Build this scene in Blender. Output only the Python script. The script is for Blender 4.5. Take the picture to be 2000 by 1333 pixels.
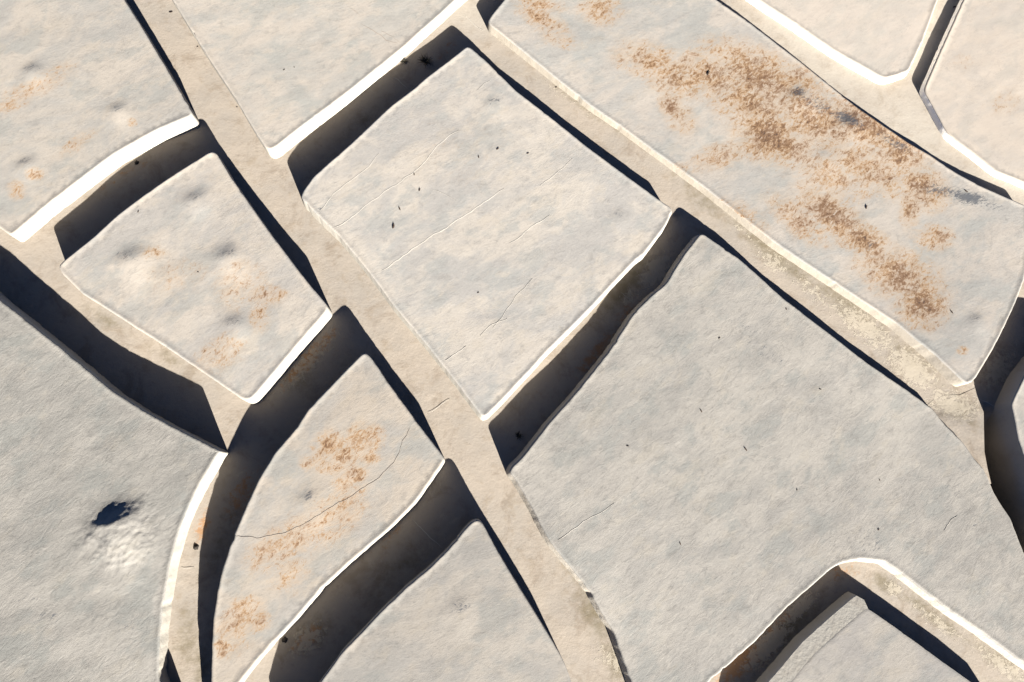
import bpy, math, random
import numpy as np
from mathutils import Matrix, Vector, noise
from mathutils.geometry import delaunay_2d_cdt

for o in list(bpy.data.objects):
    bpy.data.objects.remove(o)
S = bpy.context.scene
COL = S.collection
random.seed(7)
RNG = np.random.default_rng(7)

# ------------------------------------------------------------------ camera
# a drone twelve metres up, looking down and tilted a little away from the plumb line
F, CX, CY, CAMH = 1333.0, 1000.0, 666.5, 12.0
NADIR = (900.0, 970.0)
d = np.array([(NADIR[0] - CX) / F, -(NADIR[1] - CY) / F, -1.0])
d /= np.linalg.norm(d)
zc = -d
yc = np.array([0, 1.0, 0]) - zc * zc[1]
yc /= np.linalg.norm(yc)
xc = np.cross(yc, zc)
R = np.array([xc, yc, zc])
cam_d = bpy.data.cameras.new('camera')
cam = bpy.data.objects.new('camera', cam_d)
COL.objects.link(cam)
cam.matrix_world = Matrix.Translation((0, 0, CAMH)) @ Matrix([list(r) for r in R]).to_4x4()
cam_d.sensor_width = 36.0
cam_d.lens = 36.0 * F / 2000.0
cam_d.clip_end = 500
S.camera = cam

# ------------------------------------------------------------------ light
EL, AZ = math.radians(20.0), math.radians(155.5)     # low sun behind the bottom edge of the picture
wd = bpy.data.worlds.new('World')
S.world = wd
wd.use_nodes = True
nt = wd.node_tree
sky = nt.nodes.new('ShaderNodeTexSky')
sky.sky_type = 'NISHITA'
sky.sun_disc = False
sky.sun_elevation = EL
sky.sun_rotation = AZ
sky.air_density = 0.22
sky.ozone_density = 3.0
sky.altitude = 2500.0
sky.dust_density = 0.0
bg = nt.nodes['Background']
bg.inputs['Strength'].default_value = 0.05
nt.links.new(sky.outputs[0], bg.inputs['Color'])
sl = bpy.data.lights.new('sun', 'SUN')
sl.energy = 5.0
sl.angle = math.radians(0.5)
sl.color = (1.0, 0.945, 0.865)
so = bpy.data.objects.new('sun', sl)
COL.objects.link(so)
to_sun = Vector((math.sin(AZ) * math.cos(EL), math.cos(AZ) * math.cos(EL), math.sin(EL)))
so.rotation_euler = to_sun.to_track_quat('Z', 'Y').to_euler()
so.location = to_sun * 40
S.view_settings.view_transform = 'Standard'
S.view_settings.look = 'None'
S.view_settings.gamma = 1.0
S.view_settings.use_curve_mapping = False
S.view_settings.exposure = 2.88
S.render.engine = 'CYCLES'
S.cycles.max_bounces = 8
S.cycles.diffuse_bounces = 1

# ------------------------------------------------------------------ helpers
def unp(p, h=0.0):
    """point of the plane z = h that the lens maps to photograph pixel p"""
    r = np.array([(p[0] - CX) / F, -(p[1] - CY) / F, -1.0]) @ R.T
    t = (h - CAMH) / r[2]
    return np.array([0, 0, CAMH]) + r * t

def prj(w):
    q = (np.asarray(w, float) - np.array([0, 0, CAMH])) @ R
    return np.stack([CX + F * q[..., 0] / -q[..., 2], CY - F * q[..., 1] / -q[..., 2]], -1)

def sstep(a, b, x):
    t = np.clip((x - a) / (b - a), 0, 1)
    return t * t * (3 - 2 * t)

def fbm(x, y, s, seed=0.0, octv=3):
    return noise.fractal(Vector((x * s, y * s, seed)), 0.9, 2.1, octv)

def label(o, text, cat, group=None):
    o['label'] = text
    o['category'] = cat
    if group:
        o['group'] = group

def link_mesh(name, verts, faces, mat, parent=None, smooth=True, origin=(0, 0, 0)):
    me = bpy.data.meshes.new(name)
    v = np.asarray(verts, float) - np.asarray(origin, float)
    me.from_pydata([tuple(a) for a in v], [], [list(f) for f in faces])
    me.materials.append(mat)
    me.polygons.foreach_set('use_smooth', [smooth] * len(me.polygons))
    me.update()
    o = bpy.data.objects.new(name, me)
    COL.objects.link(o)
    if parent:
        o.parent = parent
    return o

def add_attr(o, name, vals):
    a = o.data.attributes.new(name, 'FLOAT', 'POINT')
    a.data.foreach_set('value', np.asarray(vals, np.float32))

ALB = 0.37
class NT:
    def __init__(s, name):
        s.m = bpy.data.materials.new(name)
        s.m.use_nodes = True
        s.t = s.m.node_tree
        s.b = s.t.nodes['Principled BSDF']
        s.b.inputs['Specular IOR Level'].default_value = 0.25
        s.pos = s.t.nodes.new('ShaderNodeNewGeometry').outputs['Position']
    def link(s, a, b):
        s.t.links.new(a, b)
    def setin(s, sock, v):
        if hasattr(v, 'node'):
            s.link(v, sock)
        else:
            sock.default_value = v
    def mapping(s, rot=0.0, scale=(1, 1, 1), loc=(0, 0, 0)):
        n = s.t.nodes.new('ShaderNodeMapping')
        n.vector_type = 'TEXTURE'
        n.inputs['Rotation'].default_value = (0, 0, rot)
        n.inputs['Scale'].default_value = tuple(1.0 / v for v in scale)
        n.inputs['Location'].default_value = loc
        s.link(s.pos, n.inputs['Vector'])
        return n.outputs[0]
    def noise(s, scale, detail=4, rough=0.55, vec=None, dist=0.0):
        n = s.t.nodes.new('ShaderNodeTexNoise')
        n.inputs['Scale'].default_value = scale
        n.inputs['Detail'].default_value = detail
        n.inputs['Roughness'].default_value = rough
        n.inputs['Distortion'].default_value = dist
        s.link(vec if vec is not None else s.pos, n.inputs['Vector'])
        return n.outputs['Fac']
    def vor(s, scale, vec=None, feature='F1'):
        n = s.t.nodes.new('ShaderNodeTexVoronoi')
        n.feature = feature
        n.inputs['Scale'].default_value = scale
        s.link(vec if vec is not None else s.pos, n.inputs['Vector'])
        return n.outputs['Distance']
    def math(s, op, a, b=0.0, c=None, clamp=False):
        n = s.t.nodes.new('ShaderNodeMath')
        n.operation = op
        n.use_clamp = clamp
        s.setin(n.inputs[0], a)
        s.setin(n.inputs[1], b)
        if c is not None:
            s.setin(n.inputs[2], c)
        return n.outputs[0]
    def ramp(s, v, a, b, lo=0.0, hi=1.0):
        n = s.t.nodes.new('ShaderNodeMapRange')
        n.interpolation_type = 'SMOOTHSTEP'
        s.setin(n.inputs['Value'], v)
        n.inputs['From Min'].default_value = a
        n.inputs['From Max'].default_value = b
        n.inputs['To Min'].default_value = lo
        n.inputs['To Max'].default_value = hi
        return n.outputs['Result']
    def mix(s, f, a, b, mode='MIX'):
        n = s.t.nodes.new('ShaderNodeMix')
        n.data_type = 'RGBA'
        n.blend_type = mode
        s.setin(n.inputs[0], f)
        for i, v in ((6, a), (7, b)):
            s.setin(n.inputs[i], v if hasattr(v, 'node') else (*[ALB * q for q in v], 1.0))
        return n.outputs[2]
    def attr(s, name):
        n = s.t.nodes.new('ShaderNodeAttribute')
        n.attribute_name = name
        return n.outputs['Fac']
    def bump(s, h, strength, dist, prev=None):
        n = s.t.nodes.new('ShaderNodeBump')
        n.inputs['Strength'].default_value = strength
        n.inputs['Distance'].default_value = dist
        s.link(h, n.inputs['Height'])
        if prev is not None:
            s.link(prev, n.inputs['Normal'])
        return n.outputs[0]

# ------------------------------------------------------------------ materials
def top_material(name, warm, cool, relief, seed, mottle=1.0, crease=0.14):
    n = NT(name)
    off = (seed * 3.7, seed * 1.9, seed)
    ang = math.radians(30 + (seed * 37 % 23) - 10)
    grain = n.mapping(ang, (1.0, 1.7, 1.0), off)
    streak = n.mapping(ang + 0.06, (1.0, 2.5, 1.0), off)
    broad = n.mapping(ang, (1, 1.4, 1), off)
    k = lambda c, q: tuple(v * q for v in c)
    cloud = n.noise(0.85, 8, 0.66, broad, 0.5)
    smear = n.noise(4.5, 8, 0.76, grain, 0.5)
    fleck = n.noise(13, 6, 0.74, n.mapping(ang, (1.0, 2.2, 1.0), off), 0.6)
    c = n.mix(n.ramp(cloud, 0.42, 0.60), warm, cool)
    c = n.mix(n.ramp(n.noise(1.3, 6, 0.65, broad), 0.50, 0.62, 0.0, 0.62 * mottle), c, (cool[0] * .86, cool[1] * .91, cool[2] * .93))
    c = n.mix(n.ramp(n.noise(1.7, 6, 0.65, grain), 0.54, 0.66, 0.0, 0.4 * mottle), c, (warm[0] * 1.02, warm[1] * .99, warm[2] * .93))
    c = n.mix(n.ramp(smear, 0.50, 0.70, 0.0, 0.55 * mottle), c, k(cool, 0.66))
    c = n.mix(n.ramp(smear, 0.30, 0.46, 0.45 * mottle, 0.0), c, k(warm, 1.14))
    c = n.mix(n.ramp(fleck, 0.54, 0.70, 0.0, 0.42 * mottle), c, k(cool, 0.62))
    c = n.mix(n.ramp(fleck, 0.32, 0.44, 0.30 * mottle, 0.0), c, k(warm, 1.16))
    c = n.mix(n.ramp(n.noise(58, 4, 0.7), 0.52, 0.74, 0.0, 0.32 * mottle), c, k(cool, 0.6))
    # creases and scratches left by the trowel: thin dark lines where the noise crosses its middle
    cn = n.noise(3.6, 7, 0.68, streak, 1.0)
    line = n.ramp(n.math('ABSOLUTE', n.math('SUBTRACT', cn, 0.5)), 0.0, 0.016, 1.0, 0.0)
    line = n.math('MULTIPLY', line, n.ramp(n.noise(1.4, 4, 0.6, grain), 0.50, 0.62))
    c = n.mix(n.math('MULTIPLY', line, min(1.0, crease * 2.4)), c, k(cool, 0.45))
    # rust and lichen stains: shape from the attribute, broken up by noise
    st = n.attr('stain')
    on = n.ramp(st, 0.02, 0.2)
    sn = n.noise(3.6, 9, 0.8, grain, 0.6)
    fl = n.noise(9, 8, 0.78, n.mapping(ang + 0.5, (1.0, 1.7, 1.0), off), 0.8)
    dn = n.noise(1.6, 5, 0.7, broad)
    m = n.math('ADD', st, n.math('MULTIPLY', n.math('SUBTRACT', sn, 0.5), 2.4))
    c = n.mix(n.math('MULTIPLY', n.ramp(m, -0.25, 0.55, 0.0, 0.68), on), c, (0.53, 0.405, 0.285))
    m1 = n.math('ADD', m, n.math('MULTIPLY', n.math('SUBTRACT', fl, 0.5), 3.6))
    c = n.mix(n.math('MULTIPLY', n.ramp(m1, 0.30, 0.62, 0.0, 0.78), on), c, n.mix(n.ramp(dn, 0.42, 0.6), (0.41, 0.245, 0.115), (0.34, 0.225, 0.145)))
    c = n.mix(n.math('MULTIPLY', n.ramp(m1, 0.62, 0.88, 0.0, 0.88), on), c, (0.20, 0.105, 0.05))
    c = n.mix(n.math('MULTIPLY', n.ramp(m1, 1.05, 1.3, 0.0, 0.9), on), c, (0.075, 0.05, 0.04))
    c = n.mix(n.math('MULTIPLY', n.math('MULTIPLY', n.ramp(fl, 0.36, 0.43, 0.6, 0.0), n.ramp(m, 0.1, 0.5)), on), c, k(warm, 1.05))
    # charcoal blue stains, plus shade painted on the sunless side of the bumps
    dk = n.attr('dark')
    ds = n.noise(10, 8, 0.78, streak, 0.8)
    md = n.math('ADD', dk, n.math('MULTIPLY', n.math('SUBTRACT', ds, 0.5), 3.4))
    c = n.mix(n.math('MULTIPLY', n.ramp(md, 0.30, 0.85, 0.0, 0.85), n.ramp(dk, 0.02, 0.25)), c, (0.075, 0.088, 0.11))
    n.link(c, n.b.inputs['Base Color'])
    n.b.inputs['Roughness'].default_value = 0.85
    b = n.bump(smear, 1.0, 0.0040 * relief)
    b = n.bump(fleck, 1.0, 0.0022 * relief, b)
    b = n.bump(cn, 1.0, 0.0085 * relief * crease * 2.6, b)
    b = n.bump(n.noise(60, 4, 0.7), 1.0, 0.0009 * relief, b)
    n.link(b, n.b.inputs['Normal'])
    return n.m

def wall_material(name, col, dirt, rough=1.0):
    n = NT(name)
    v = n.noise(3, 6, 0.65)
    fine = n.noise(28, 4, 0.6, n.mapping(0, (1, 1, 0.4)))
    c = n.mix(n.ramp(v, 0.45, 0.75, 0.0, 0.5), col, dirt)
    c = n.mix(n.ramp(fine, 0.56, 0.75, 0.0, 0.35), c, dirt)
    n.link(c, n.b.inputs['Base Color'])
    n.b.inputs['Roughness'].default_value = 0.8
    n.link(n.bump(n.noise(14, 5, 0.6), 0.6, 0.012 * rough), n.b.inputs['Normal'])
    return n.m

def ground_material():
    n = NT('worn beige concrete')
    big = n.noise(0.7, 5, 0.6)
    mid = n.noise(3.2, 6, 0.7)
    fine = n.noise(22, 5, 0.7)
    c = n.mix(n.ramp(big, 0.38, 0.66), (0.485, 0.42, 0.345), (0.43, 0.385, 0.33))
    c = n.mix(n.ramp(mid, 0.5, 0.72, 0.0, 0.45), c, (0.33, 0.255, 0.17))
    c = n.mix(n.ramp(fine, 0.55, 0.75, 0.0, 0.2), c, (0.28, 0.22, 0.16))
    c = n.mix(n.ramp(fine, 0.25, 0.42, 0.15, 0.0), c, (0.58, 0.51, 0.41))
    c = n.mix(n.ramp(n.noise(9, 7, 0.8), 0.60, 0.68, 0.0, 0.5), c, (0.60, 0.50, 0.40))
    blot = n.noise(1.9, 8, 0.72, None, 0.6)
    c = n.mix(n.ramp(blot, 0.50, 0.66, 0.0, 0.62), c, (0.31, 0.25, 0.19))
    c = n.mix(n.ramp(n.noise(2.7, 8, 0.75, n.mapping(0.5, (1, 1.4, 1), (7, 3, 0))), 0.57, 0.66, 0.0, 0.45), c, (0.60, 0.52, 0.43))
    # olive dirt and stains, plus darkening laid over the shaded channels
    dn = n.noise(6, 7, 0.75)
    dk = n.attr('grime_shade')
    md = n.math('ADD', dk, n.math('MULTIPLY', n.math('SUBTRACT', dn, 0.5), 1.6))
    c = n.mix(n.math('MULTIPLY', n.ramp(md, 0.1, 0.95, 0.0, 0.8), n.ramp(dk, 0.0, 0.3)), c, (0.20, 0.165, 0.095))
    c = n.mix(n.math('MULTIPLY', n.ramp(n.noise(1.2, 5, 0.6), 0.3, 0.5, 0.6, 1.0), n.attr('pale')), c, n.mix(n.ramp(mid, 0.45, 0.7), (0.60, 0.545, 0.46), (0.50, 0.44, 0.36)))
    ru = n.attr('rust')
    mr = n.math('ADD', ru, n.math('MULTIPLY', n.math('SUBTRACT', n.noise(7, 8, 0.8), 0.5), 2.4))
    c = n.mix(n.math('MULTIPLY', n.ramp(mr, 0.3, 0.75, 0.0, 0.85), n.ramp(ru, 0.02, 0.25)), c, (0.50, 0.27, 0.12))
    # flakes of the old cream coat that are still holding on
    fa = n.attr('flake')
    fn = n.noise(11, 9, 0.78, None, 0.5)
    fl = n.math('ADD', fa, n.math('MULTIPLY', n.math('SUBTRACT', fn, 0.5), 3.2))
    fm = n.math('MULTIPLY', n.ramp(fl, 0.55, 0.72), n.ramp(fa, 0.05, 0.25))
    c = n.mix(n.math('MULTIPLY', fm, 0.7), c, (0.60, 0.535, 0.425))
    n.link(c, n.b.inputs['Base Color'])
    n.b.inputs['Roughness'].default_value = 0.9
    b = n.bump(mid, 0.8, 0.012)
    b = n.bump(fine, 0.8, 0.003, b)
    b = n.bump(fm, 0.5, 0.006, b)
    n.link(b, n.b.inputs['Normal'])
    return n.m

def flat_material(name, col, var=0.4, scale=30):
    n = NT(name)
    c = n.mix(n.noise(scale, 3), tuple(v * (1 - var) for v in col), tuple(min(1, v * (1 + var)) for v in col))
    n.link(c, n.b.inputs['Base Color'])
    n.b.inputs['Roughness'].default_value = 0.9
    return n.m

M_WALL = wall_material('white limewash', (0.54, 0.51, 0.445), (0.42, 0.37, 0.30))
M_CREAM = wall_material('cream limewash', (0.50, 0.45, 0.375), (0.38, 0.325, 0.25))
M_ROUGH = wall_material('chipped limewash', (0.60, 0.55, 0.47), (0.40, 0.335, 0.255), 1.6)
M_BRIGHT = wall_material('limewash lifted for bounce', (1.9, 1.80, 1.62), (1.7, 1.58, 1.38))  # whiter than the other walls to bounce extra light into the narrow channel
M_GROUND = ground_material()
M_PALE = flat_material('pale filler', (0.64, 0.60, 0.53), 0.15)
M_DARKCR = flat_material('dark open crack', (0.37, 0.31, 0.255), 0.4)
M_LEAF = flat_material('dry leaf', (0.075, 0.05, 0.035), 0.5)
M_TUFT = flat_material('withered grass', (0.05, 0.045, 0.03), 0.5)
M_DIRT = flat_material('dark soil', (0.035, 0.028, 0.022), 0.5)

# ------------------------------------------------------------------ the ground
def ground_z(x, y):
    """level of the lower floor; it falls away into a hollow near the right edge"""
    x = np.asarray(x, float)
    y = np.asarray(y, float)
    p = prj(np.stack([x, y, 0 * x], -1))
    u, v = p[..., 0], p[..., 1]
    seam = (v - 797) - (u - 1950) * 0.44
    return -0.8 * sstep(-2, 70, seam) * sstep(1885, 1935, u) * (1 - sstep(1080, 1180, v - (u - 1950) * 0.9))

def blob(px, py, ells):
    """soft sum of ellipses (centre, radii, angle in degrees, strength) in photograph pixels"""
    out = np.zeros_like(px)
    for (cx, cy, rx, ry, an, st) in ells:
        a = math.radians(an)
        dx, dy = px - cx, py - cy
        ux = (dx * math.cos(a) + dy * math.sin(a)) / rx
        uy = (-dx * math.sin(a) + dy * math.cos(a)) / ry
        out = np.maximum(out, st * np.exp(-(ux * ux + uy * uy) * 0.9))
    return out

GRIME_SHADE = [(1380, 390, 90, 26, 40, .55), (1520, 500, 120, 22, 38, .75), (1660, 600, 110, 24, 38, .7), (1790, 700, 90, 30, 38, .55),
         (1870, 800, 60, 30, 20, .5), (1165, 1190, 34, 70, -25, .8), (1205, 1290, 26, 50, -20, .8), (1110, 1100, 14, 50, -30, .5),
         (1730, 1140, 30, 14, 35, .9), (1820, 1200, 90, 16, 36, .7), (1950, 1290, 90, 20, 36, .6), (200, 620, 60, 14, 35, .55),
         (330, 700, 70, 14, 33, .5), (365, 1250, 25, 70, 5, .6), (395, 1300, 20, 50, 0, .7), (700, 540, 14, 90, -40, .25),
         (1130, 200, 120, 12, 36, .5), (1830, 235, 45, 12, 55, .5), (1690, 170, 60, 10, 32, .4), (1500, 1270, 90, 30, -45, .6),
         (1540, 1230, 90, 26, -45, .9), (1225, 560, 90, 24, -48, .8), (590, 740, 60, 40, -45, .4), (610, 1240, 60, 40, -40, .6), (780, 1110, 120, 26, -43, .5), (430, 1060, 26, 90, 20, .5), (690, 250, 120, 16, -42, .4), (1950, 720, 40, 60, 30, .5)]  # channel blotches: stains that also paint the shade there deeper
RUST = [(600,705,70,16,-48,.8),(640,660,40,16,-48,.5),(470,970,26,60,25,.6),(600,1245,50,20,-40,.6),(770,1040,60,16,-45,.4),(1165,690,70,16,-48,.7),(1225,610,50,14,-48,.6),(240,345,90,12,-32,.4),(1450,1290,70,22,-45,.9),(1520,1220,50,18,-45,.6),(1650,1120,40,20,0,.5),(870,100,50,14,-40,.4),(395,1030,14,40,15,.7)]
PALE = [(1600,110,220,50,35,.9),(1790,250,110,70,40,.9),(1950,360,80,30,30,.8),(930,20,70,50,0,.7),(1830,80,40,120,25,.9)]
FLAKE = [(1460, 450, 60, 20, 38, .55), (1510, 510, 40, 22, 38, .8), (1590, 570, 70, 18, 38, .7), (1690, 640, 90, 26, 38, .95),
         (1780, 720, 70, 34, 38, 1.0), (1860, 790, 60, 28, 15, 1.0), (1745, 1150, 22, 14, 35, 1.0), (1830, 1215, 80, 14, 36, .8),
         (1960, 1300, 80, 18, 36, .9), (1205, 1295, 14, 34, -20, 1.0), (1185, 1275, 30, 30, 0, .6), (990, 60, 60, 10, 36, .5),
         (1100, 190, 120, 12, 36, .45), (600, 710, 90, 24, -48, .8), (1500, 1260, 70, 24, -45, 1.2), (1560, 1190, 50, 18, -45, 1.1),
         (1280, 530, 50, 24, -50, 1.1), (1950, 720, 50, 34, -60, .9), (600, 1250, 50, 30, -40, .9), (1230, 580, 30, 16, -50, .8)]

def build_ground():
    xs = np.arange(-11.2, 12.01, 0.08)
    ys = np.arange(-4.0, 12.6, 0.08)
    nx, ny = len(xs), len(ys)
    gx, gy = np.meshgrid(xs, ys)
    gz = ground_z(gx, gy)
    gz += np.array([[0.006 * fbm(a, b, 1.1, 3.0) for a in xs] for b in ys])
    V = np.stack([gx.ravel(), gy.ravel(), gz.ravel()], -1)
    idx = np.arange(nx * ny).reshape(ny, nx)
    Fq = np.stack([idx[:-1, :-1].ravel(), idx[:-1, 1:].ravel(), idx[1:, 1:].ravel(), idx[1:, :-1].ravel()], -1)
    FAR = 150.0
    n0 = len(V)
    V = np.vstack([V, [[-FAR, -FAR, 0], [FAR, -FAR, 0], [FAR, FAR, 0], [-FAR, FAR, 0]]])
    faces = [list(f) for f in Fq]
    bot, top, lef, rig = list(idx[0]), list(idx[-1]), list(idx[:, 0]), list(idx[:, -1])
    faces.append([n0, n0 + 1] + bot[::-1])
    faces.append([n0 + 1, n0 + 2] + rig[::-1])
    faces.append([n0 + 2, n0 + 3] + top)
    faces.append([n0 + 3, n0] + lef)
    o = link_mesh('ground', V, faces, M_GROUND)
    o['kind'] = 'structure'
    p = prj(V)
    add_attr(o, 'grime_shade', blob(p[:, 0], p[:, 1], GRIME_SHADE))
    add_attr(o, 'rust', blob(p[:, 0], p[:, 1], RUST))
    add_attr(o, 'pale', blob(p[:, 0], p[:, 1], PALE))
    add_attr(o, 'flake', blob(p[:, 0], p[:, 1], FLAKE))
    return o

# ------------------------------------------------------------------ slabs
def ray_point(p, hf):
    w = unp(p, 0.3)
    for _ in range(4):
        w = unp(p, float(hf(w[0], w[1])))
    return w

def make_hf(ctrl):
    c = np.array([list(unp((a, b), h)[:2]) + [h] for a, b, h in ctrl])
    def hf(x, y):
        x = np.asarray(x, float)
        y = np.asarray(y, float)
        num = np.zeros_like(x)
        den = np.zeros_like(x)
        for cx, cy, h in c:
            w = 1.0 / ((x - cx) ** 2 + (y - cy) ** 2 + 0.6)
            num += w * h
            den += w
        return num / den
    return hf

def resample(P, step):
    out = []
    n = len(P)
    for i in range(n):
        a, b = P[i], P[(i + 1) % n]
        k = max(1, int(round(np.linalg.norm(b - a) / step)))
        for j in range(k):
            out.append(a + (b - a) * j / k)
    return np.array(out)

def normals(P):
    t = np.roll(P, -1, 0) - np.roll(P, 1, 0)
    t /= np.linalg.norm(t, axis=1)[:, None] + 1e-9
    return np.stack([t[:, 1], -t[:, 0]], -1)          # outward for a counter-clockwise outline

def inside(P, Q):
    x, y = Q[:, 0], Q[:, 1]
    r = np.zeros(len(Q), bool)
    n = len(P)
    for i in range(n):
        x0, y0 = P[i]
        x1, y1 = P[(i + 1) % n]
        if y0 == y1:
            continue
        c = ((y0 > y) != (y1 > y)) & (x < (x1 - x0) * (y - y0) / (y1 - y0) + x0)
        r ^= c
    return r

def edge_dist(P, Q):
    dmin = np.full(len(Q), 9.0)
    for i in range(len(P)):
        a, b = P[i], P[(i + 1) % len(P)]
        ab = b - a
        t = np.clip(((Q - a) @ ab) / (ab @ ab + 1e-12), 0, 1)
        dd = np.linalg.norm(Q - a - t[:, None] * ab, axis=1)
        dmin = np.minimum(dmin, dd)
    return dmin

def build_slab(spec):
    hf = make_hf(spec['h'])
    P = np.array([ray_point(p, hf)[:2] for p in spec['outline']])
    if np.sum(P[:, 0] * np.roll(P[:, 1], -1) - np.roll(P[:, 0], -1) * P[:, 1]) < 0:
        P = P[::-1]
    P = resample(P, 0.04)
    for _ in range(2):                                 # soften the corners a little
        P = 0.25 * np.roll(P, 1, 0) + 0.5 * P + 0.25 * np.roll(P, -1, 0)
    N = normals(P)
    rg = spec.get('ragged', 1.0)
    P = P + N * np.array([0.005 * rg * fbm(a, b, 1.6, 5) + 0.004 * rg * fbm(a, b, 9, 8) - 0.035 * max(0.0, fbm(a, b, 6.0, 14) - 0.42) for a, b in P])[:, None]
    N = normals(P)
    relief = spec.get('relief', 1.0)
    bumps = [(unp((a, b), float(hf(*unp((a, b), .3)[:2])))[:2], r / 111.0, hh) for a, b, r, hh in spec.get('mounds', [])]

    def surf(Q, damp):
        z = hf(Q[:, 0], Q[:, 1])
        ca, sa = math.cos(math.radians(30)), math.sin(math.radians(30))
        u = Q[:, 0] * ca + Q[:, 1] * sa
        v = -Q[:, 0] * sa + Q[:, 1] * ca
        w = np.array([0.007 * fbm(a, b * 1.5, 0.5, spec['seed'], 3) + 0.0022 * fbm(a, b * 2.0, 2.2, spec['seed'] + 9, 3) for a, b in zip(u, v)])
        z = z + relief * w * damp
        for c, r, hh in bumps:
            dd = Q - c
            wob = np.array([1 + 0.30 * fbm(a, b, 3.6, 2) + 0.16 * fbm(a, b, 12, 6) for a, b in Q]) if len(Q) else 1
            along = dd[:, 0] * 0.41 - dd[:, 1] * 0.91
            across = dd[:, 0] * 0.91 + dd[:, 1] * 0.41
            along = np.where(along > 0, along / (2.9 if hh > .15 else 2.1), along)
            rough = np.array([fbm(a * 0.87 + b * 0.5, (b * 0.87 - a * 0.5) * 2.0, 6.0, 41, 4) for a, b in Q]) if hh > .15 else 0.0
            z = z + (0.62 * hh + 0.011 * rough) * np.exp(-((across / (1.55 if hh > .15 else 1.35)) ** 2 + along ** 2) / (r * r) * wob)
        return z

    base = np.append(P.mean(0), 0.0)
    root = bpy.data.objects.new('stone_platform', None)
    root.empty_display_size = 0.3
    root.location = base
    root['kind'] = 'thing'
    COL.objects.link(root)
    label(root, spec['label'], 'slab', 'raised pale slabs divided by sunken channels')

    # ---- top: rounded arris, trowelled lip, then the rough face
    n = len(P)
    zt = surf(P, 0.35)
    rl = spec.get('roll', 0.6)
    rings = [(P, zt - 0.026 * rl), (P - N * 0.004 * rl, zt - 0.012 * rl), (P - N * 0.013 * rl, zt - 0.002 * rl), (P - N * 0.036 * max(1, rl * .7), zt + 0.004), (P - N * 0.055 * max(1, rl * .8), zt - 0.003)]
    if spec.get('apron'):                              # soft arris where the edge runs out in a gentle apron
        rings = [(P, zt - 0.004), (P - N * 0.006, zt - 0.003), (P - N * 0.02, zt - 0.001), (P - N * 0.036, zt), (P - N * 0.055, zt)]
    V = [np.column_stack([q, z]) for q, z in rings]
    Fc = []
    for k in range(len(rings) - 1):
        for i in range(n):
            j = (i + 1) % n
            Fc.append([k * n + i, k * n + j, (k + 1) * n + j, (k + 1) * n + i])
    inner = rings[-1][0]
    sp = 0.075
    lo, hi = inner.min(0), inner.max(0)
    gx, gy = np.meshgrid(np.arange(lo[0], hi[0], sp), np.arange(lo[1], hi[1], sp * 0.87))
    gx = gx + (np.arange(gx.shape[0]) % 2)[:, None] * sp / 2
    Q = np.column_stack([gx.ravel(), gy.ravel()]) + RNG.uniform(-.012, .012, (gx.size, 2))
    Q = Q[inside(inner, Q)]
    ed = edge_dist(inner[::2], Q)
    Q, ed = Q[ed > 0.04], ed[ed > 0.04]
    for c, r, hh in bumps:                             # finer mesh over the one big bump
        if hh > .15:
            far = np.linalg.norm(Q - c, axis=1) > 0.75
            Q, ed = Q[far], ed[far]
            fx, fy = np.meshgrid(np.arange(-.72, .73, .025), np.arange(-.72, .73, .025))
            X = np.column_stack([fx.ravel(), fy.ravel()])
            X = X[np.linalg.norm(X, axis=1) < 0.72] + c + RNG.uniform(-.005, .005, (int((np.linalg.norm(X, axis=1) < 0.72).sum()), 2))
            Q = np.vstack([Q, X])
            ed = np.append(ed, np.full(len(X), 1.0))
    pts = [Vector(p) for p in inner] + [Vector(p) for p in Q]
    res = delaunay_2d_cdt(pts, [], [list(range(n))], 1, 1e-5)
    ov, of, src = res[0], res[2], res[3]
    Vi = np.array([list(v) for v in ov])
    dm = np.array([0.35 if s and s[0] < n else 1.0 for s in src])
    for i, s in enumerate(src):
        if s and s[0] >= n:
            dm[i] = 0.35 + 0.65 * min(1, ed[s[0] - n] / 0.3)
    zi = surf(Vi, dm)
    remap = {}
    for i, s in enumerate(src):
        if s and s[0] < n:
            remap[i] = 4 * n + s[0]
    extra = []
    for i in range(len(Vi)):
        if i not in remap:
            remap[i] = 5 * n + len(extra)
            extra.append((Vi[i][0], Vi[i][1], zi[i]))
    V = np.vstack(V + [np.array(extra)])
    for f in of:
        g = [remap[i] for i in f]
        if len(set(g)) >= 3:
            Fc.append(g)
    top = link_mesh('top_face', V, Fc, spec['mat'], root, True, base)
    pp = prj(V)
    add_attr(top, 'stain', blob(pp[:, 0], pp[:, 1], spec.get('stain', [])))
    add_attr(top, 'dark', blob(pp[:, 0], pp[:, 1], spec.get('dark', [])))

    # ---- side: battered wall from the arris down into the floor
    W, Fw = [], []
    g0 = ground_z(P[:, 0], P[:, 1])
    lev = 6
    ap = spec.get('apron')
    aw = sstep(0.55, 0.8, N @ np.array([-0.77, 0.64])) if ap else 0
    for k in range(lev):
        f = k / (lev - 1)
        zb = g0 - 0.04
        if ap:
            f = max(0.0, (k - 1) / (lev - 2))
        z = (zt - 0.026 * rl) * (1 - f) + zb * f
        bat = spec.get('batter', 0.012) * f ** 0.9
        if ap and k:
            z = np.minimum(z, zt - 0.004 - ap[1] * aw)
            bat = bat + ap[0] * aw
        jit = np.array([0.003 * rg * fbm(a, b, 5, 20 + k) for a, b in P]) * (k > 0)
        W.append(np.column_stack([P + N * (bat + jit)[:, None], z]))
    for k in range(lev - 1):
        for i in range(n):
            j = (i + 1) % n
            Fw.append([(k + 1) * n + i, (k + 1) * n + j, k * n + j, k * n + i])
    link_mesh('side_face', np.vstack(W), Fw, spec.get('wall', M_WALL), root, not ap, base)

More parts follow.
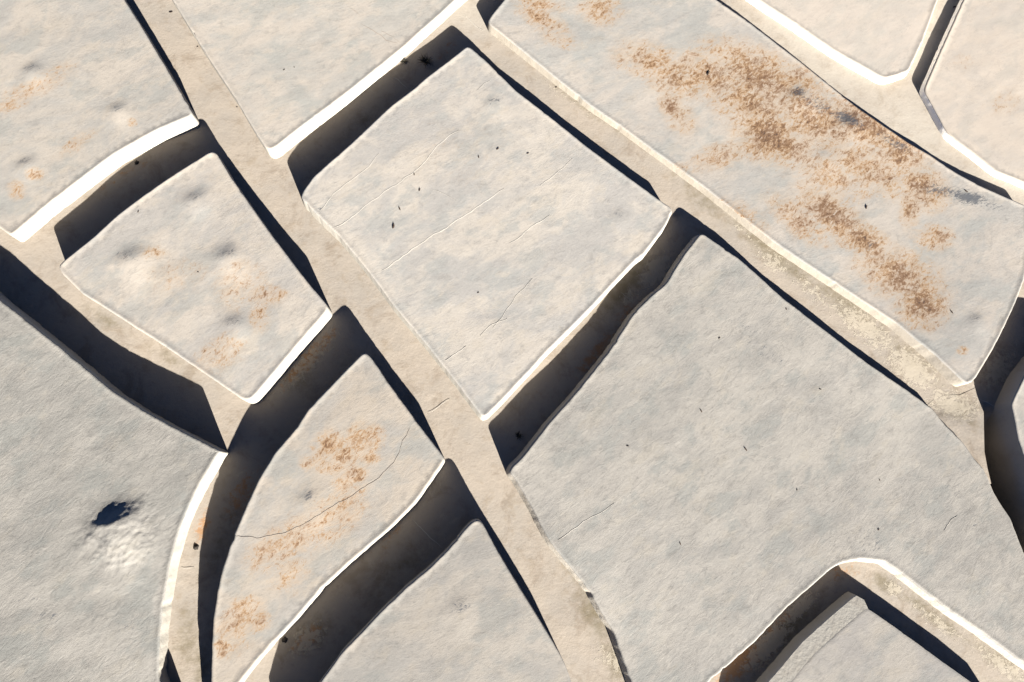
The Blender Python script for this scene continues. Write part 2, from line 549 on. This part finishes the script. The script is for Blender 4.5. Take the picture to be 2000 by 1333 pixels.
    for kind, line, wid in spec.get('cracks', []):
        crack(line, wid, M_PALE if kind == 'pale' else M_DARKCR, lambda q: surf(q, np.ones(len(q))), hf, root, base, 'crack')
    spec['surf'] = lambda q: surf(q, np.ones(len(q)))
    spec['hf'] = hf
    return root

def crack(line, wid, mat, zf, hf, parent, base, name):
    L = np.array([ray_point(p, hf)[:2] for p in line])
    pts = []
    for a, b in zip(L[:-1], L[1:]):
        k = max(1, int(np.linalg.norm(b - a) / 0.05))
        pts += [a + (b - a) * j / k for j in range(k)]
    pts = np.array(pts + [L[-1]])
    t = np.gradient(pts, axis=0)
    t /= np.linalg.norm(t, axis=1)[:, None] + 1e-9
    nn = np.column_stack([-t[:, 1], t[:, 0]])
    pts = pts + nn * np.array([0.03 * fbm(a, b, 3.5, 31, 4) for a, b in pts])[:, None]
    m = len(pts)
    w = wid * np.array([0.65 + 0.6 * abs(fbm(a, b, 5, 33)) for a, b in pts])
    w *= np.minimum(1, np.minimum(np.arange(m), np.arange(m)[::-1]) / 4 + 0.15)
    V = []
    for s, lift in ((-1, -0.001), (0, 0.002), (1, -0.001)):
        q = pts + nn * (s * w)[:, None]
        V.append(np.column_stack([q, zf(q) + lift + 0.002]))
    Fq = []
    for k in range(2):
        for i in range(m - 1):
            Fq.append([k * m + i, k * m + i + 1, (k + 1) * m + i + 1, (k + 1) * m + i])
    return link_mesh(name, np.vstack(V), Fq, mat, parent, True, base)

WA, CO = (0.50, 0.455, 0.395), (0.395, 0.375, 0.345)
SLABS = [
 dict(key='A', seed=1, mat=top_material('trowelled concrete cream', (0.509, 0.461, 0.397), (0.422, 0.402, 0.367), 0.8, 1),
  label='pale cream slab in the top left corner with three small bumps and faint orange spots',
  outline=[(243,0),(276,52),(319,124),(374,218),(376,226),(307,255),(225,300),(176,337),(94,401),(22,461),(0,446),(-60,400),(-130,300),(-140,-140),(160,-130)],
  h=[(374,222,.37),(22,461,.31),(243,0,.37),(-130,-130,.36),(-130,300,.33)],
  mounds=[(66,140,15,.05),(232,217,13,.045),(52,322,13,.05)], dark=[(64,132,18,8,-5,.5),(230,212,15,6,0,.45),(48,316,16,6,-10,.6)],  # dark ellipses paint the shaded back of each bump
  stain=[(60,175,70,18,-20,.30),(105,150,50,20,-25,.25),(32,372,15,15,0,.55),(68,340,16,10,0,.5),(258,240,7,6,0,.6),(150,280,40,12,-35,.35),(20,205,40,14,-10,.3)]),
 dict(key='B', seed=2, mat=top_material('trowelled concrete ivory', (0.546, 0.494, 0.427), (0.458, 0.438, 0.397), 0.75, 2),
  label='ivory slab at the top with a thin dark crack, between two long sloping channels',
  outline=[(337,0),(379,69),(424,139),(457,188),(499,259),(519,289),(527,294),(540,288),(567,266),(680,181),(789,93),(837,50),(890,1),(960,-60),(900,-160),(420,-170),(270,-110)],
  h=[(525,290,.33),(890,0,.26),(337,0,.32),(600,-160,.32)],
  cracks=[('dark',[(684,17),(693,22),(702,30)],.006),('dark',[(706,47),(732,62),(755,79),(776,84)],.008),('dark',[(744,60),(768,74),(782,84)],.004)]),
 dict(key='C', seed=3, mat=top_material('trowelled concrete sand', (0.563, 0.510, 0.440), (0.463, 0.438, 0.401), 0.9, 3),
  label='pale slab with four soft grey bumps and faint tan specks, left of the diagonal path',
  outline=[(407,298),(416,295),(424,301),(450,345),(484,394),(525,452),(566,506),(607,559),(640,598),(641,606),(560,700),(497,775),(490,782),(475,782),(375,713),(300,662),(225,615),(161,574),(122,536),(114,521),(122,511),(137,499),(180,465),(229,420),(278,383),(338,341),(386,311)],
  h=[(414,297,.34),(645,602,.42),(114,520,.34),(488,785,.40)],
  mounds=[(260,508,22,.065),(447,504,20,.065),(382,392,18,.06),(460,636,18,.06)], dark=[(250,498,26,12,5,.45),(443,495,20,10,0,.5),(380,384,22,8,-5,.45),(455,628,20,9,0,.5)],  # dark entries put shade into the colour behind the four bumps
  stain=[(300,495,25,14,0,.3),(470,515,20,10,0,.35),(520,575,30,20,0,.42),(550,575,14,8,0,.42),(470,560,60,50,0,.22),(430,690,50,30,-30,.32),(505,620,20,30,0,.3),(345,540,80,40,0,.15)]),
 dict(key='D', seed=4, mat=top_material('trowelled concrete grey', (0.570, 0.524, 0.459), (0.456, 0.437, 0.407), 0.85, 4),
  label='large light grey slab in the centre crossed by parallel pale cracks',
  outline=[(912,90),(924,97),(950,120),(1006,176),(1075,229),(1150,289),(1225,345),(1277,383),(1311,406),(1314,413),(1309,424),(1297,446),(1259,497),(1245,506),(1200,553),(1144,613),(1069,688),(997,767),(952,812),(944,817),(936,807),(919,784),(885,739),(840,682),(802,637),(765,592),(724,536),(694,499),(665,465),(624,424),(594,394),(587,385),(592,372),(612,345),(688,278),(762,208),(811,171),(832,152),(875,120)],
  h=[(912,90,.27),(1312,413,.26),(944,817,.34),(588,384,.34)], batter=.03,
  mounds=[(964,203,15,.022),(1210,427,18,.025)], dark=[(964,197,18,6,-10,.5),(1208,420,16,7,0,.4),(625,408,16,3,20,.8)],  # ellipses at the two bumps paint their shade
  stain=[(880,300,200,120,0,.07)],
  cracks=[('pale',[(627,412),(650,379),(687,352),(717,330),(740,300)],.007),('pale',[(655,446),(669,439),(710,405),(762,367),(804,341),(830,315),(856,281),(897,255)],.009),
   ('pale',[(746,529),(796,495),(837,465),(882,439),(931,405),(984,369)],.011),('pale',[(870,705),(891,690),(911,677)],.010),
   ('pale',[(937,656),(960,634),(990,621)],.006),('pale',[(995,476),(1032,450),(1074,420)],.007),('pale',[(1055,364),(1085,341),(1119,311)],.006),
   ('pale',[(962,640),(1010,580),(1040,545)],.004),('pale',[(850,372),(880,384),(890,395)],.004),('pale',[(930,176),(958,156)],.004)]),
 dict(key='E', seed=5, mat=top_material('stained concrete', (0.525, 0.478, 0.420), (0.443, 0.426, 0.394), 0.85, 5), wall=M_CREAM,
  label='long slab on the right covered in rust brown stains, with a dark blue grey patch',
  outline=[(984,0),(964,24),(952,42),(956,49),(975,63),(1002,85),(1029,107),(1090,157),(1150,204),(1210,246),(1319,325),(1375,366),(1465,437),(1525,483),(1649,565),(1750,632),(1825,692),(1880,745),(1889,751),(1898,747),(1907,737),(1937,687),(1960,644),(1982,595),(2000,550),(2014,470),(2004,402),(1916,364),(1868,338),(1813,301),(1771,277),(1674,210),(1561,119),(1465,45),(1400,0),(1300,-70),(1180,-150),(1080,-120)],
  h=[(952,42,.22),(1200,240,.15),(1525,483,.22),(1890,752,.32),(1400,0,.18),(1561,119,.17),(1674,210,.16),(1813,302,.13),(2004,402,.17),(1180,-150,.15)],
  mounds=[(1564,192,20,.05),(1664,244,20,.045),(1906,628,12,.025),(1612,310,20,.03)],
  dark=[(1892,387,34,11,10,1.1),(1850,374,55,11,8,.7),(1935,402,40,9,15,.5),(1655,232,30,11,25,.95),(1560,180,15,8,0,.95),(1640,225,60,16,28,.4),(1600,205,60,14,28,.5),(1750,280,40,10,25,.6),(1700,480,8,14,60,.6),(1906,620,14,5,0,.5)],  # blue grey patch is a stain; entries at the bumps paint their shade
  stain=[(1060,40,45,16,25,.62),(1055,8,40,12,10,.5),(1172,18,36,28,10,.5),(1095,80,34,12,15,.4),(1270,118,60,28,10,.55),(1330,150,60,34,10,.6),(1400,150,80,36,15,.66),(1560,160,60,30,20,.55),(1620,340,80,40,20,.45),(1450,420,50,20,30,.35),(1480,150,100,42,25,.75),(1470,205,70,44,30,.7),(1500,265,55,40,25,.95),(1540,290,45,26,20,.75),(1590,230,90,46,30,.7),(1690,240,70,38,30,.8),(1700,330,90,34,25,.6),(1755,300,50,40,30,.7),(1800,365,46,30,40,.85),(1310,208,22,16,45,.8),(1330,235,30,24,40,.4),(1405,305,44,20,-15,.55),(1620,415,60,28,35,.8),(1680,465,55,24,30,.85),(1780,410,16,30,10,.75),(1825,465,30,20,0,.7),(1560,430,60,24,40,.5),(1760,540,70,40,25,.75),(1800,595,42,36,20,.9),(1720,520,50,30,20,.5),(1340,330,30,12,0,.3),(1880,684,10,6,0,.5)]),
 dict(key='F', seed=6, mat=top_material('bright cream concrete', (0.60, 0.535, 0.46), (0.54, 0.495, 0.435), 0.5, 6, .6),
  label='bright cream slab on the top edge, left of the narrow brown channel',
  outline=[(1481,0),(1555,48),(1626,97),(1681,129),(1718,150),(1728,154),(1745,150),(1768,142),(1775,139),(1803,81),(1823,26),(1832,0),(1866,-90),(1600,-170),(1380,-75)],
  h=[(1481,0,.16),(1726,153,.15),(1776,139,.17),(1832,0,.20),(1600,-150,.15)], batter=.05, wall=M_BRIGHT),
 dict(key='G', seed=7, mat=top_material('bright peach concrete', (0.59, 0.52, 0.44), (0.53, 0.48, 0.42), 0.5, 7, .6),
  label='bright peach slab in the top right corner with a pointed left end',
  outline=[(1881,0),(1852,65),(1826,123),(1806,170),(1805,178),(1826,216),(1846,253),(1854,264),(1877,282),(1905,303),(1948,337),(2000,358),(2090,395),(2120,-110),(1920,-80)],
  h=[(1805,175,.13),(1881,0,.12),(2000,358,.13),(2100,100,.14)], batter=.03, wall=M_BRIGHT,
  stain=[(1960,200,40,30,0,.18),(1880,120,30,20,0,.14)]),
 dict(key='H', seed=8, batter=0.0, mat=top_material('rugged grey concrete', (0.370, 0.352, 0.318), (0.305, 0.295, 0.270), 1.5, 8, 1.1, 0.20), relief=1.6, ragged=1.6,
  label='rugged dark grey slab on the lower left with one large bump casting a blue shadow',
  outline=[(0,585),(75,645),(150,705),(225,768),(300,814),(375,853),(420,874),(432,882),(424,889),(409,914),(379,968),(352,1028),(330,1107),(317,1189),(311,1245),(309,1324),(315,1341),(346,1364),(354,1380),(352,1480),(-160,1480),(-170,440),(-80,515)],
  h=[(430,883,.48),(0,585,.50),(330,1107,.38),(309,1324,.40),(350,1372,.16),(-150,1450,.45)], mounds=[(232,1026,25,.235),(30,620,30,.02),(180,700,30,.02)],
  dark=[(60,1170,30,12,0,.35),(100,1205,30,14,0,.4),(250,1225,40,14,-40,.35)]),
 dict(key='I', seed=9, mat=top_material('tan stained concrete', (0.490, 0.434, 0.364), (0.412, 0.389, 0.353), 0.85, 9), ragged=1.3,
  label='leaf shaped slab blotched with tan and brown stains, tapering to a point',
  outline=[(708,690),(715,689),(724,697),(750,737),(787,787),(825,840),(864,890),(869,899),(837,945),(811,983),(762,1032),(687,1095),(627,1152),(575,1212),(500,1294),(469,1333),(446,1370),(440,1480),(422,1480),(416,1400),(412,1333),(414,1275),(416,1208),(424,1159),(435,1110),(454,1054),(472,1009),(506,934),(536,885),(581,833),(600,802),(649,750)],
  h=[(712,690,.38),(870,898,.385),(500,1294,.36),(414,1250,.37),(506,934,.43),(590,815,.43),(649,750,.40)],
  mounds=[(607,978,20,.035)], dark=[(603,968,12,14,10,.6)],  # dark ellipse paints the bump's shaded side
  stain=[(640,870,26,22,-40,.68),(672,892,24,22,0,.68),(705,860,22,26,0,.66),(730,855,18,22,0,.6),(652,915,30,10,0,.6),(690,930,26,14,-30,.66),(668,945,14,20,20,.62),(625,888,12,26,20,.5),(720,895,18,10,0,.6),(600,905,14,14,0,.45),
   (560,1060,80,34,-30,.42),(520,1075,20,20,0,.5),(650,1010,70,40,-35,.36),(560,1115,40,40,0,.34),(480,1195,34,24,-20,.6),(505,1210,20,20,0,.55),(460,1215,16,16,0,.5),(436,1260,12,22,10,.75),(433,1277,8,8,0,.9),(455,1240,40,40,0,.3),(690,970,30,10,-35,.45)],
  cracks=[('dark',[(459,1047),(480,1049),(502,1051),(544,1045),(585,1028),(637,998),(669,979),(702,960),(740,934),(770,904),(786,862),(800,838)],.0035)]),
 dict(key='J', seed=10, mat=top_material('trowelled concrete ash', (0.413, 0.381, 0.335), (0.341, 0.326, 0.300), 0.9, 10),
  label='light grey slab at the bottom centre with one small bump shaded grey',
  outline=[(925,1017),(934,1014),(942,1022),(965,1065),(991,1110),(1017,1153),(1044,1196),(1066,1232),(1089,1270),(1104,1298),(1115,1328),(1130,1380),(1140,1480),(560,1480),(585,1390),(624,1333),(669,1272),(710,1230),(744,1193),(792,1148),(837,1110),(875,1073),(912,1028)],
  h=[(934,1016,.42),(1044,1196,.42),(1104,1298,.36),(624,1333,.40)],
  mounds=[(902,1190,18,.025)], dark=[(900,1184,20,13,0,.5)]),  # grey spot is the bump's shade put into the colour
 dict(key='K', seed=11, mat=top_material('weathered concrete grey', (0.427, 0.403, 0.362), (0.358, 0.343, 0.315), 0.95, 11, 1.15, 0.22), wall=M_ROUGH, ragged=1.5,
  label='largest slab, weathered mid grey, with a notch in its lower right side',
  outline=[(1370,455),(1380,460),(1450,509),(1532,583),(1619,650),(1697,710),(1769,759),(1821,796),(1845,827),(1881,863),(1903,895),(1926,920),(1941,959),(1956,985),(1974,1011),(1988,1047),(2000,1077),(2060,1210),(2130,1340),(2140,1390),(2080,1350),(2000,1296),(1919,1237),(1855,1194),(1787,1141),(1750,1113),(1728,1098),(1680,1093),(1646,1100),(1626,1111),(1540,1186),(1472,1258),(1388,1331),(1290,1430),(1256,1400),(1233,1333),(1220,1299),(1207,1264),(1198,1233),(1176,1200),(1154,1159),(1132,1130),(1106,1099),(1084,1071),(1064,1042),(1032,979),(1006,936),(994,921),(1000,910),(1016,896),(1069,829),(1125,765),(1185,690),(1237,611),(1271,577),(1300,553),(1337,494),(1365,457)],
  h=[(1370,457,.28),(1821,796,.11),(1881,863,.09),(1930,925,.10),(1988,1047,.16),(994,918,.34),(1100,1090,.32),(1220,1300,.20),(1646,1100,.26),(1472,1258,.28),(1855,1194,.24),(2100,1350,.26),(1619,650,.24),(1720,728,.19)], batter=.055, roll=1.4,
  dark=[(1700,1060,50,30,20,.34),(1500,690,60,20,30,.28),(1860,960,30,20,0,.3),(1460,640,40,20,30,.25),(1390,860,60,16,-40,.2),(1900,1020,40,40,0,.2)],
  cracks=[('pale',[(1089,1054),(1125,1030),(1160,1009),(1200,983)],.006),('pale',[(1842,1035),(1855,1018),(1870,1008)],.006)]),
 dict(key='L', seed=12, mat=top_material('trowelled concrete dusty', (0.402, 0.374, 0.332), (0.337, 0.321, 0.300), 0.9, 12),
  label='grey slab in the bottom right corner sitting inside the notch of the largest slab',
  outline=[(1546,1330),(1590,1278),(1636,1236),(1668,1208),(1684,1194),(1693,1189),(1704,1195),(1740,1220),(1765,1238),(1836,1290),(1896,1333),(1960,1385),(1950,1480),(1470,1480),(1490,1395)],
  h=[(1690,1192,.26),(1546,1330,.28),(1896,1333,.26),(1700,1470,.28)], batter=.05, apron=(.24,.03), roll=.15),
 dict(key='M', seed=13, mat=top_material('trowelled concrete cool', (0.45, 0.42, 0.375), (0.38, 0.365, 0.34), 0.9, 13), wall=M_CREAM,
  label='pale slab cut off by the right edge, its left corner above a deep dark hollow',
  outline=[(1974,789),(1976,794),(1982,822),(1986,850),(1993,871),(2000,889),(2012,930),(2030,1000),(2050,1090),(2070,1170),(2230,1190),(2230,680),(2060,655),(2000,734)],
  h=[(1974,789,.34),(2000,889,.34),(2200,700,.36),(2050,1080,.36)], batter=.05),
]

ground = build_ground()
for sp_ in SLABS:
    build_slab(sp_)
BY = {s['key']: s for s in SLABS}

# the ramped end of the path where it climbs to the big slab and breaks off above the hollow
def build_path():
    out = [(1800,800,.002),(1835,772,.002),(1875,772,.004),(1905,758,.004),(1921,783,.008),(1922,850,.05),(1923,884,.07),(1929,916,.085),(1936,945,.08),(1900,930,.06),(1860,880,.05),(1830,835,.05)]
    top = [unp((a, b), h) for a, b, h in out]
    P = np.array(top)
    if np.sum(P[:, 0] * np.roll(P[:, 1], -1) - np.roll(P[:, 0], -1) * P[:, 1]) < 0:
        P = P[::-1]
    n0 = len(P)
    P = resample(P, 0.08)
    n = len(P)
    lo, hi = P[:, :2].min(0), P[:, :2].max(0)
    gx, gy = np.meshgrid(np.arange(lo[0], hi[0], .08), np.arange(lo[1], hi[1], .08))
    Q = np.column_stack([gx.ravel(), gy.ravel()])
    Q = Q[inside(P[:, :2], Q)]
    Q = Q[edge_dist(P[:, :2], Q) > 0.03]
    res = delaunay_2d_cdt([Vector(p[:2]) for p in P] + [Vector(p) for p in Q], [], [list(range(n))], 1, 1e-5)
    Vi = np.array([list(v) for v in res[0]])
    w = 1.0 / (((Vi[:, None, :] - P[None, :, :2]) ** 2).sum(-1) + 0.004) ** 1.5
    z = (w * P[None, :, 2]).sum(1) / w.sum(1)
    z += np.array([0.004 * fbm(a, b, 3, 4) for a, b in Vi])
    V = np.column_stack([Vi, z])
    faces = [list(f) for f in res[2]]
    bot = np.column_stack([P[:, :2], np.full(n, -1.0)])
    m = len(V)
    inv = {s[0]: i for i, s in enumerate(res[3]) if s and s[0] < n}
    V = np.vstack([V, bot])
    for i in range(n):
        j = (i + 1) % n
        faces.append([m + i, m + j, inv[j], inv[i]])
    o = link_mesh('path', V, faces, M_GROUND, None, False)
    o['kind'] = 'structure'
    p = prj(V)
    add_attr(o, 'grime_shade', blob(p[:, 0], p[:, 1], GRIME_SHADE))
    add_attr(o, 'rust', blob(p[:, 0], p[:, 1], RUST))
    add_attr(o, 'pale', blob(p[:, 0], p[:, 1], PALE))
    add_attr(o, 'flake', blob(p[:, 0], p[:, 1], FLAKE))
build_path()

# hairline joints in the floor
zero = lambda x, y: 0.0
for line, w in (([(836,806),(857,793),(879,780)],.006), ([(804,1013),(830,1040),(864,1071)],.010), ([(1212,571),(1237,589)],.009), ([(762,148),(778,156),(796,176)],.010),
                ([(1899,774),(1922,785),(1950,797)],.010), ([(355,1110),(380,1112)],.006), ([(905,28),(925,48),(945,62)],.006), ([(1700,600),(1712,585)],.005)):
    crack(line, w, M_PALE, lambda q: ground_z(q[:, 0], q[:, 1]) + 0.006, zero, ground, (0, 0, 0), 'joint')

# ------------------------------------------------------------------ small litter
def leaf(p, key, length, ang, text, mat=None):
    length *= 0.68
    ang = ang + random.uniform(-12, 12)
    s = BY.get(key)
    hf = s['hf'] if s else zero
    w = ray_point(p, hf)
    z = float(s['surf'](w[None, :2])[0]) if s else float(ground_z(w[0], w[1]))
    m = 8
    V, Fq = [], []
    for i in range(m + 1):
        t = i / m
        wd = 0.15 * math.sin(math.pi * min(1, t * 1.06 + .02)) ** 0.8 + 0.015
        bend = 0.10 * math.sin(t * 2.6 + ang)
        lift = 0.02 + 0.07 * t * t + 0.02 * math.sin(5 * t)
        for sgn in (-1, 0, 1):
            V.append(((t - .5) * length, (bend + sgn * wd) * length, (lift + (0.05 if sgn else 0.0)) * length))
    for i in range(m):
        for k in range(2):
            a = i * 3 + k
            Fq.append([a, a + 3, a + 4, a + 1])
    a = math.radians(ang)
    V = np.array(V)
    Rz = np.array([[math.cos(a), math.sin(a), 0], [-math.sin(a), math.cos(a), 0], [0, 0, 1]])
    V = V @ Rz
    o = link_mesh('dry_leaf', V, Fq, mat or M_LEAF)
    md = o.modifiers.new('thickness', 'SOLIDIFY')
    md.thickness = 0.004
    o.location = (w[0], w[1], z + 0.004)
    label(o, text, 'leaf', 'dry leaves scattered over the slabs and paths')
    return o

LEAVES = [
 ((334,24), None, .10, 20, 'brown scrap of leaf on the path near the top edge, beside the ivory slab'),
 ((386,92), None, .05, 60, 'tiny dark leaf on the path against the ivory slab'),
 ((463,210), None, .04, 10, 'tiny dark leaf against the wall of the ivory slab, lower along the path'),
 ((555,137), 'B', .05, 40, 'dark leaf speck on the ivory slab, left of the pair'),
 ((575,132), 'B', .04, 100, 'dark leaf speck on the ivory slab, right of the pair'),
 ((270,414), 'C', .06, 70, 'dark leaf on the four bump slab near its upper left edge'),
 ((387,532), 'C', .04, 0, 'single tiny dark leaf in the middle of the four bump slab'),
 ((809,341), 'D', .07, 80, 'small leaf lodged in a pale crack of the central slab'),
 ((972,291), 'D', .09, 70, 'dark leaf right of centre in the upper half of the central slab'),
 ((935,307), 'D', .08, 110, 'dark leaf in the upper half of the central slab, left of the darker one'),
 ((1031,300), 'D', .07, 50, 'small leaf farthest right in the upper half of the central slab'),
 ((781,408), 'D', .10, 110, 'plump black leaf between two pale cracks on the central slab'),
 ((768,442), 'D', .15, 75, 'long thin twig like leaf on the left of the central slab'),
 ((819,371), 'D', .09, 65, 'thin leaf between two pale cracks on the central slab'),
 ((934,572), 'D', .05, 20, 'tiny leaf alone on the lower half of the central slab'),
 ((1384,144), 'E', .16, 70, 'long dark twig like leaf on the rust stained slab'),
 ((1692,405), 'E', .13, 80, 'dark leaf among the brown stains of the long slab'),
 ((1887,374), 'E', .11, 120, 'dark leaf on the blue grey patch of the rust stained slab'),
 ((1859,610), 'E', .10, 125, 'dark leaf on the clean right end of the rust stained slab'),
 ((1086,171), None, .06, 30, 'tiny leaf on the path below the rust stained slab'),
 ((1405,661), 'K', .06, 40, 'small leaf in the upper left part of the largest slab'),
 ((1602,761), 'K', .06, 0, 'round dark leaf near the upper right edge of the largest slab'),
 ((1536,604), 'K', .06, 80, 'small leaf close to the shadowed edge of the largest slab'),
 ((1369,803), 'K', .09, 110, 'curled leaf in the left half of the largest slab'),
 ((1456,878), 'K', .11, 120, 'longest dark leaf near the middle of the largest slab'),
 ((1226,872), 'K', .06, 10, 'small round leaf near the left end of the largest slab'),
 ((1557,957), 'K', .05, 60, 'tiny leaf right of the middle of the largest slab'),
 ((1329,1062), 'K', .07, 100, 'dark leaf in the lower left part of the largest slab'),
 ((1716,1035), 'K', .06, 45, 'small leaf just above the notch of the largest slab'),
 ((1718,938), 'K', .05, 90, 'tiny leaf in the right part of the largest slab'),
 ((1864,14), None, .13, 30, 'dark leaf in the brown channel between the two bright slabs'),
]
for a in LEAVES:
    leaf(*a)

def tuft(p, r, nb, text):
    w = unp(p, 0)
    z0 = float(ground_z(w[0], w[1]))
    V, Fq = [], []
    for i in range(nb):
        a = random.uniform(0, 2 * math.pi)
        ln = r * random.uniform(.5, 1.15)
        el = random.uniform(.15, 1.1)
        bw = random.uniform(.004, .009)
        ca, sa = math.cos(a), math.sin(a)
        ox, oy = random.gauss(0, r * .12), random.gauss(0, r * .12)
        k0 = len(V)
        for j in range(4):
            t = j / 3
            rr = ln * t * math.cos(el * (1 - .5 * t))
            zz = ln * (math.sin(el) * t - .35 * t * t)
            bb = bw * (1 - t) + .001
            V.append((ox + rr * ca - bb * sa, oy + rr * sa + bb * ca, max(.003, zz)))
            V.append((ox + rr * ca + bb * sa, oy + rr * sa - bb * ca, max(.003, zz) + .002))
        for j in range(3):
            b = k0 + j * 2
            Fq.append([b, b + 1, b + 3, b + 2])
    o = link_mesh('grass_tuft', V, Fq, M_TUFT)
    o.location = (w[0], w[1], z0)
    label(o, text, 'weed', 'withered tufts in the shaded channels')

tuft((832,121), .17, 60, 'withered dark tuft in the shaded channel above the central slab, the larger one')
tuft((790,121), .10, 40, 'small withered tuft at the foot of the ivory slab wall, above the central slab')
tuft((1012,852), .08, 40, 'small dark tuft in the shaded channel at the left end of the largest slab')

def clump(p, r, text):
    w = unp(p, 0)
    z0 = float(ground_z(w[0], w[1]))
    V, Fq = [], []
    m, k = 14, 5
    for j in range(k):
        e = j / k * math.pi / 2
        for i in range(m):
            a = 2 * math.pi * i / m
            rr = r * math.cos(e) * (1 + .45 * fbm(math.cos(a) * 2, math.sin(a) * 2, 1, p[0], 3))
            V.append((rr * math.cos(a), rr * math.sin(a), r * .7 * math.sin(e) - .01))
    V.append((0, 0, r * .7))
    for j in range(k - 1):
        for i in range(m):
            Fq.append([j * m + i, j * m + (i + 1) % m, (j + 1) * m + (i + 1) % m, (j + 1) * m + i])
    for i in range(m):
        Fq.append([(k - 1) * m + i, (k - 1) * m + (i + 1) % m, k * m])
    o = link_mesh('soil_clump', V, Fq, M_DIRT)
    o.location = (w[0], w[1], z0)
    label(o, text, 'dirt', 'clumps of dark soil at the foot of walls')

clump((383,1069), .045, 'round black soil clump on the strip between the rugged slab and the leaf shaped slab')
clump((556,1250), .05, 'black soil clump at the foot of the leaf shaped slab near the bottom edge')
clump((267,318), .045, 'black soil clump at the foot of the wall above the four bump slab')
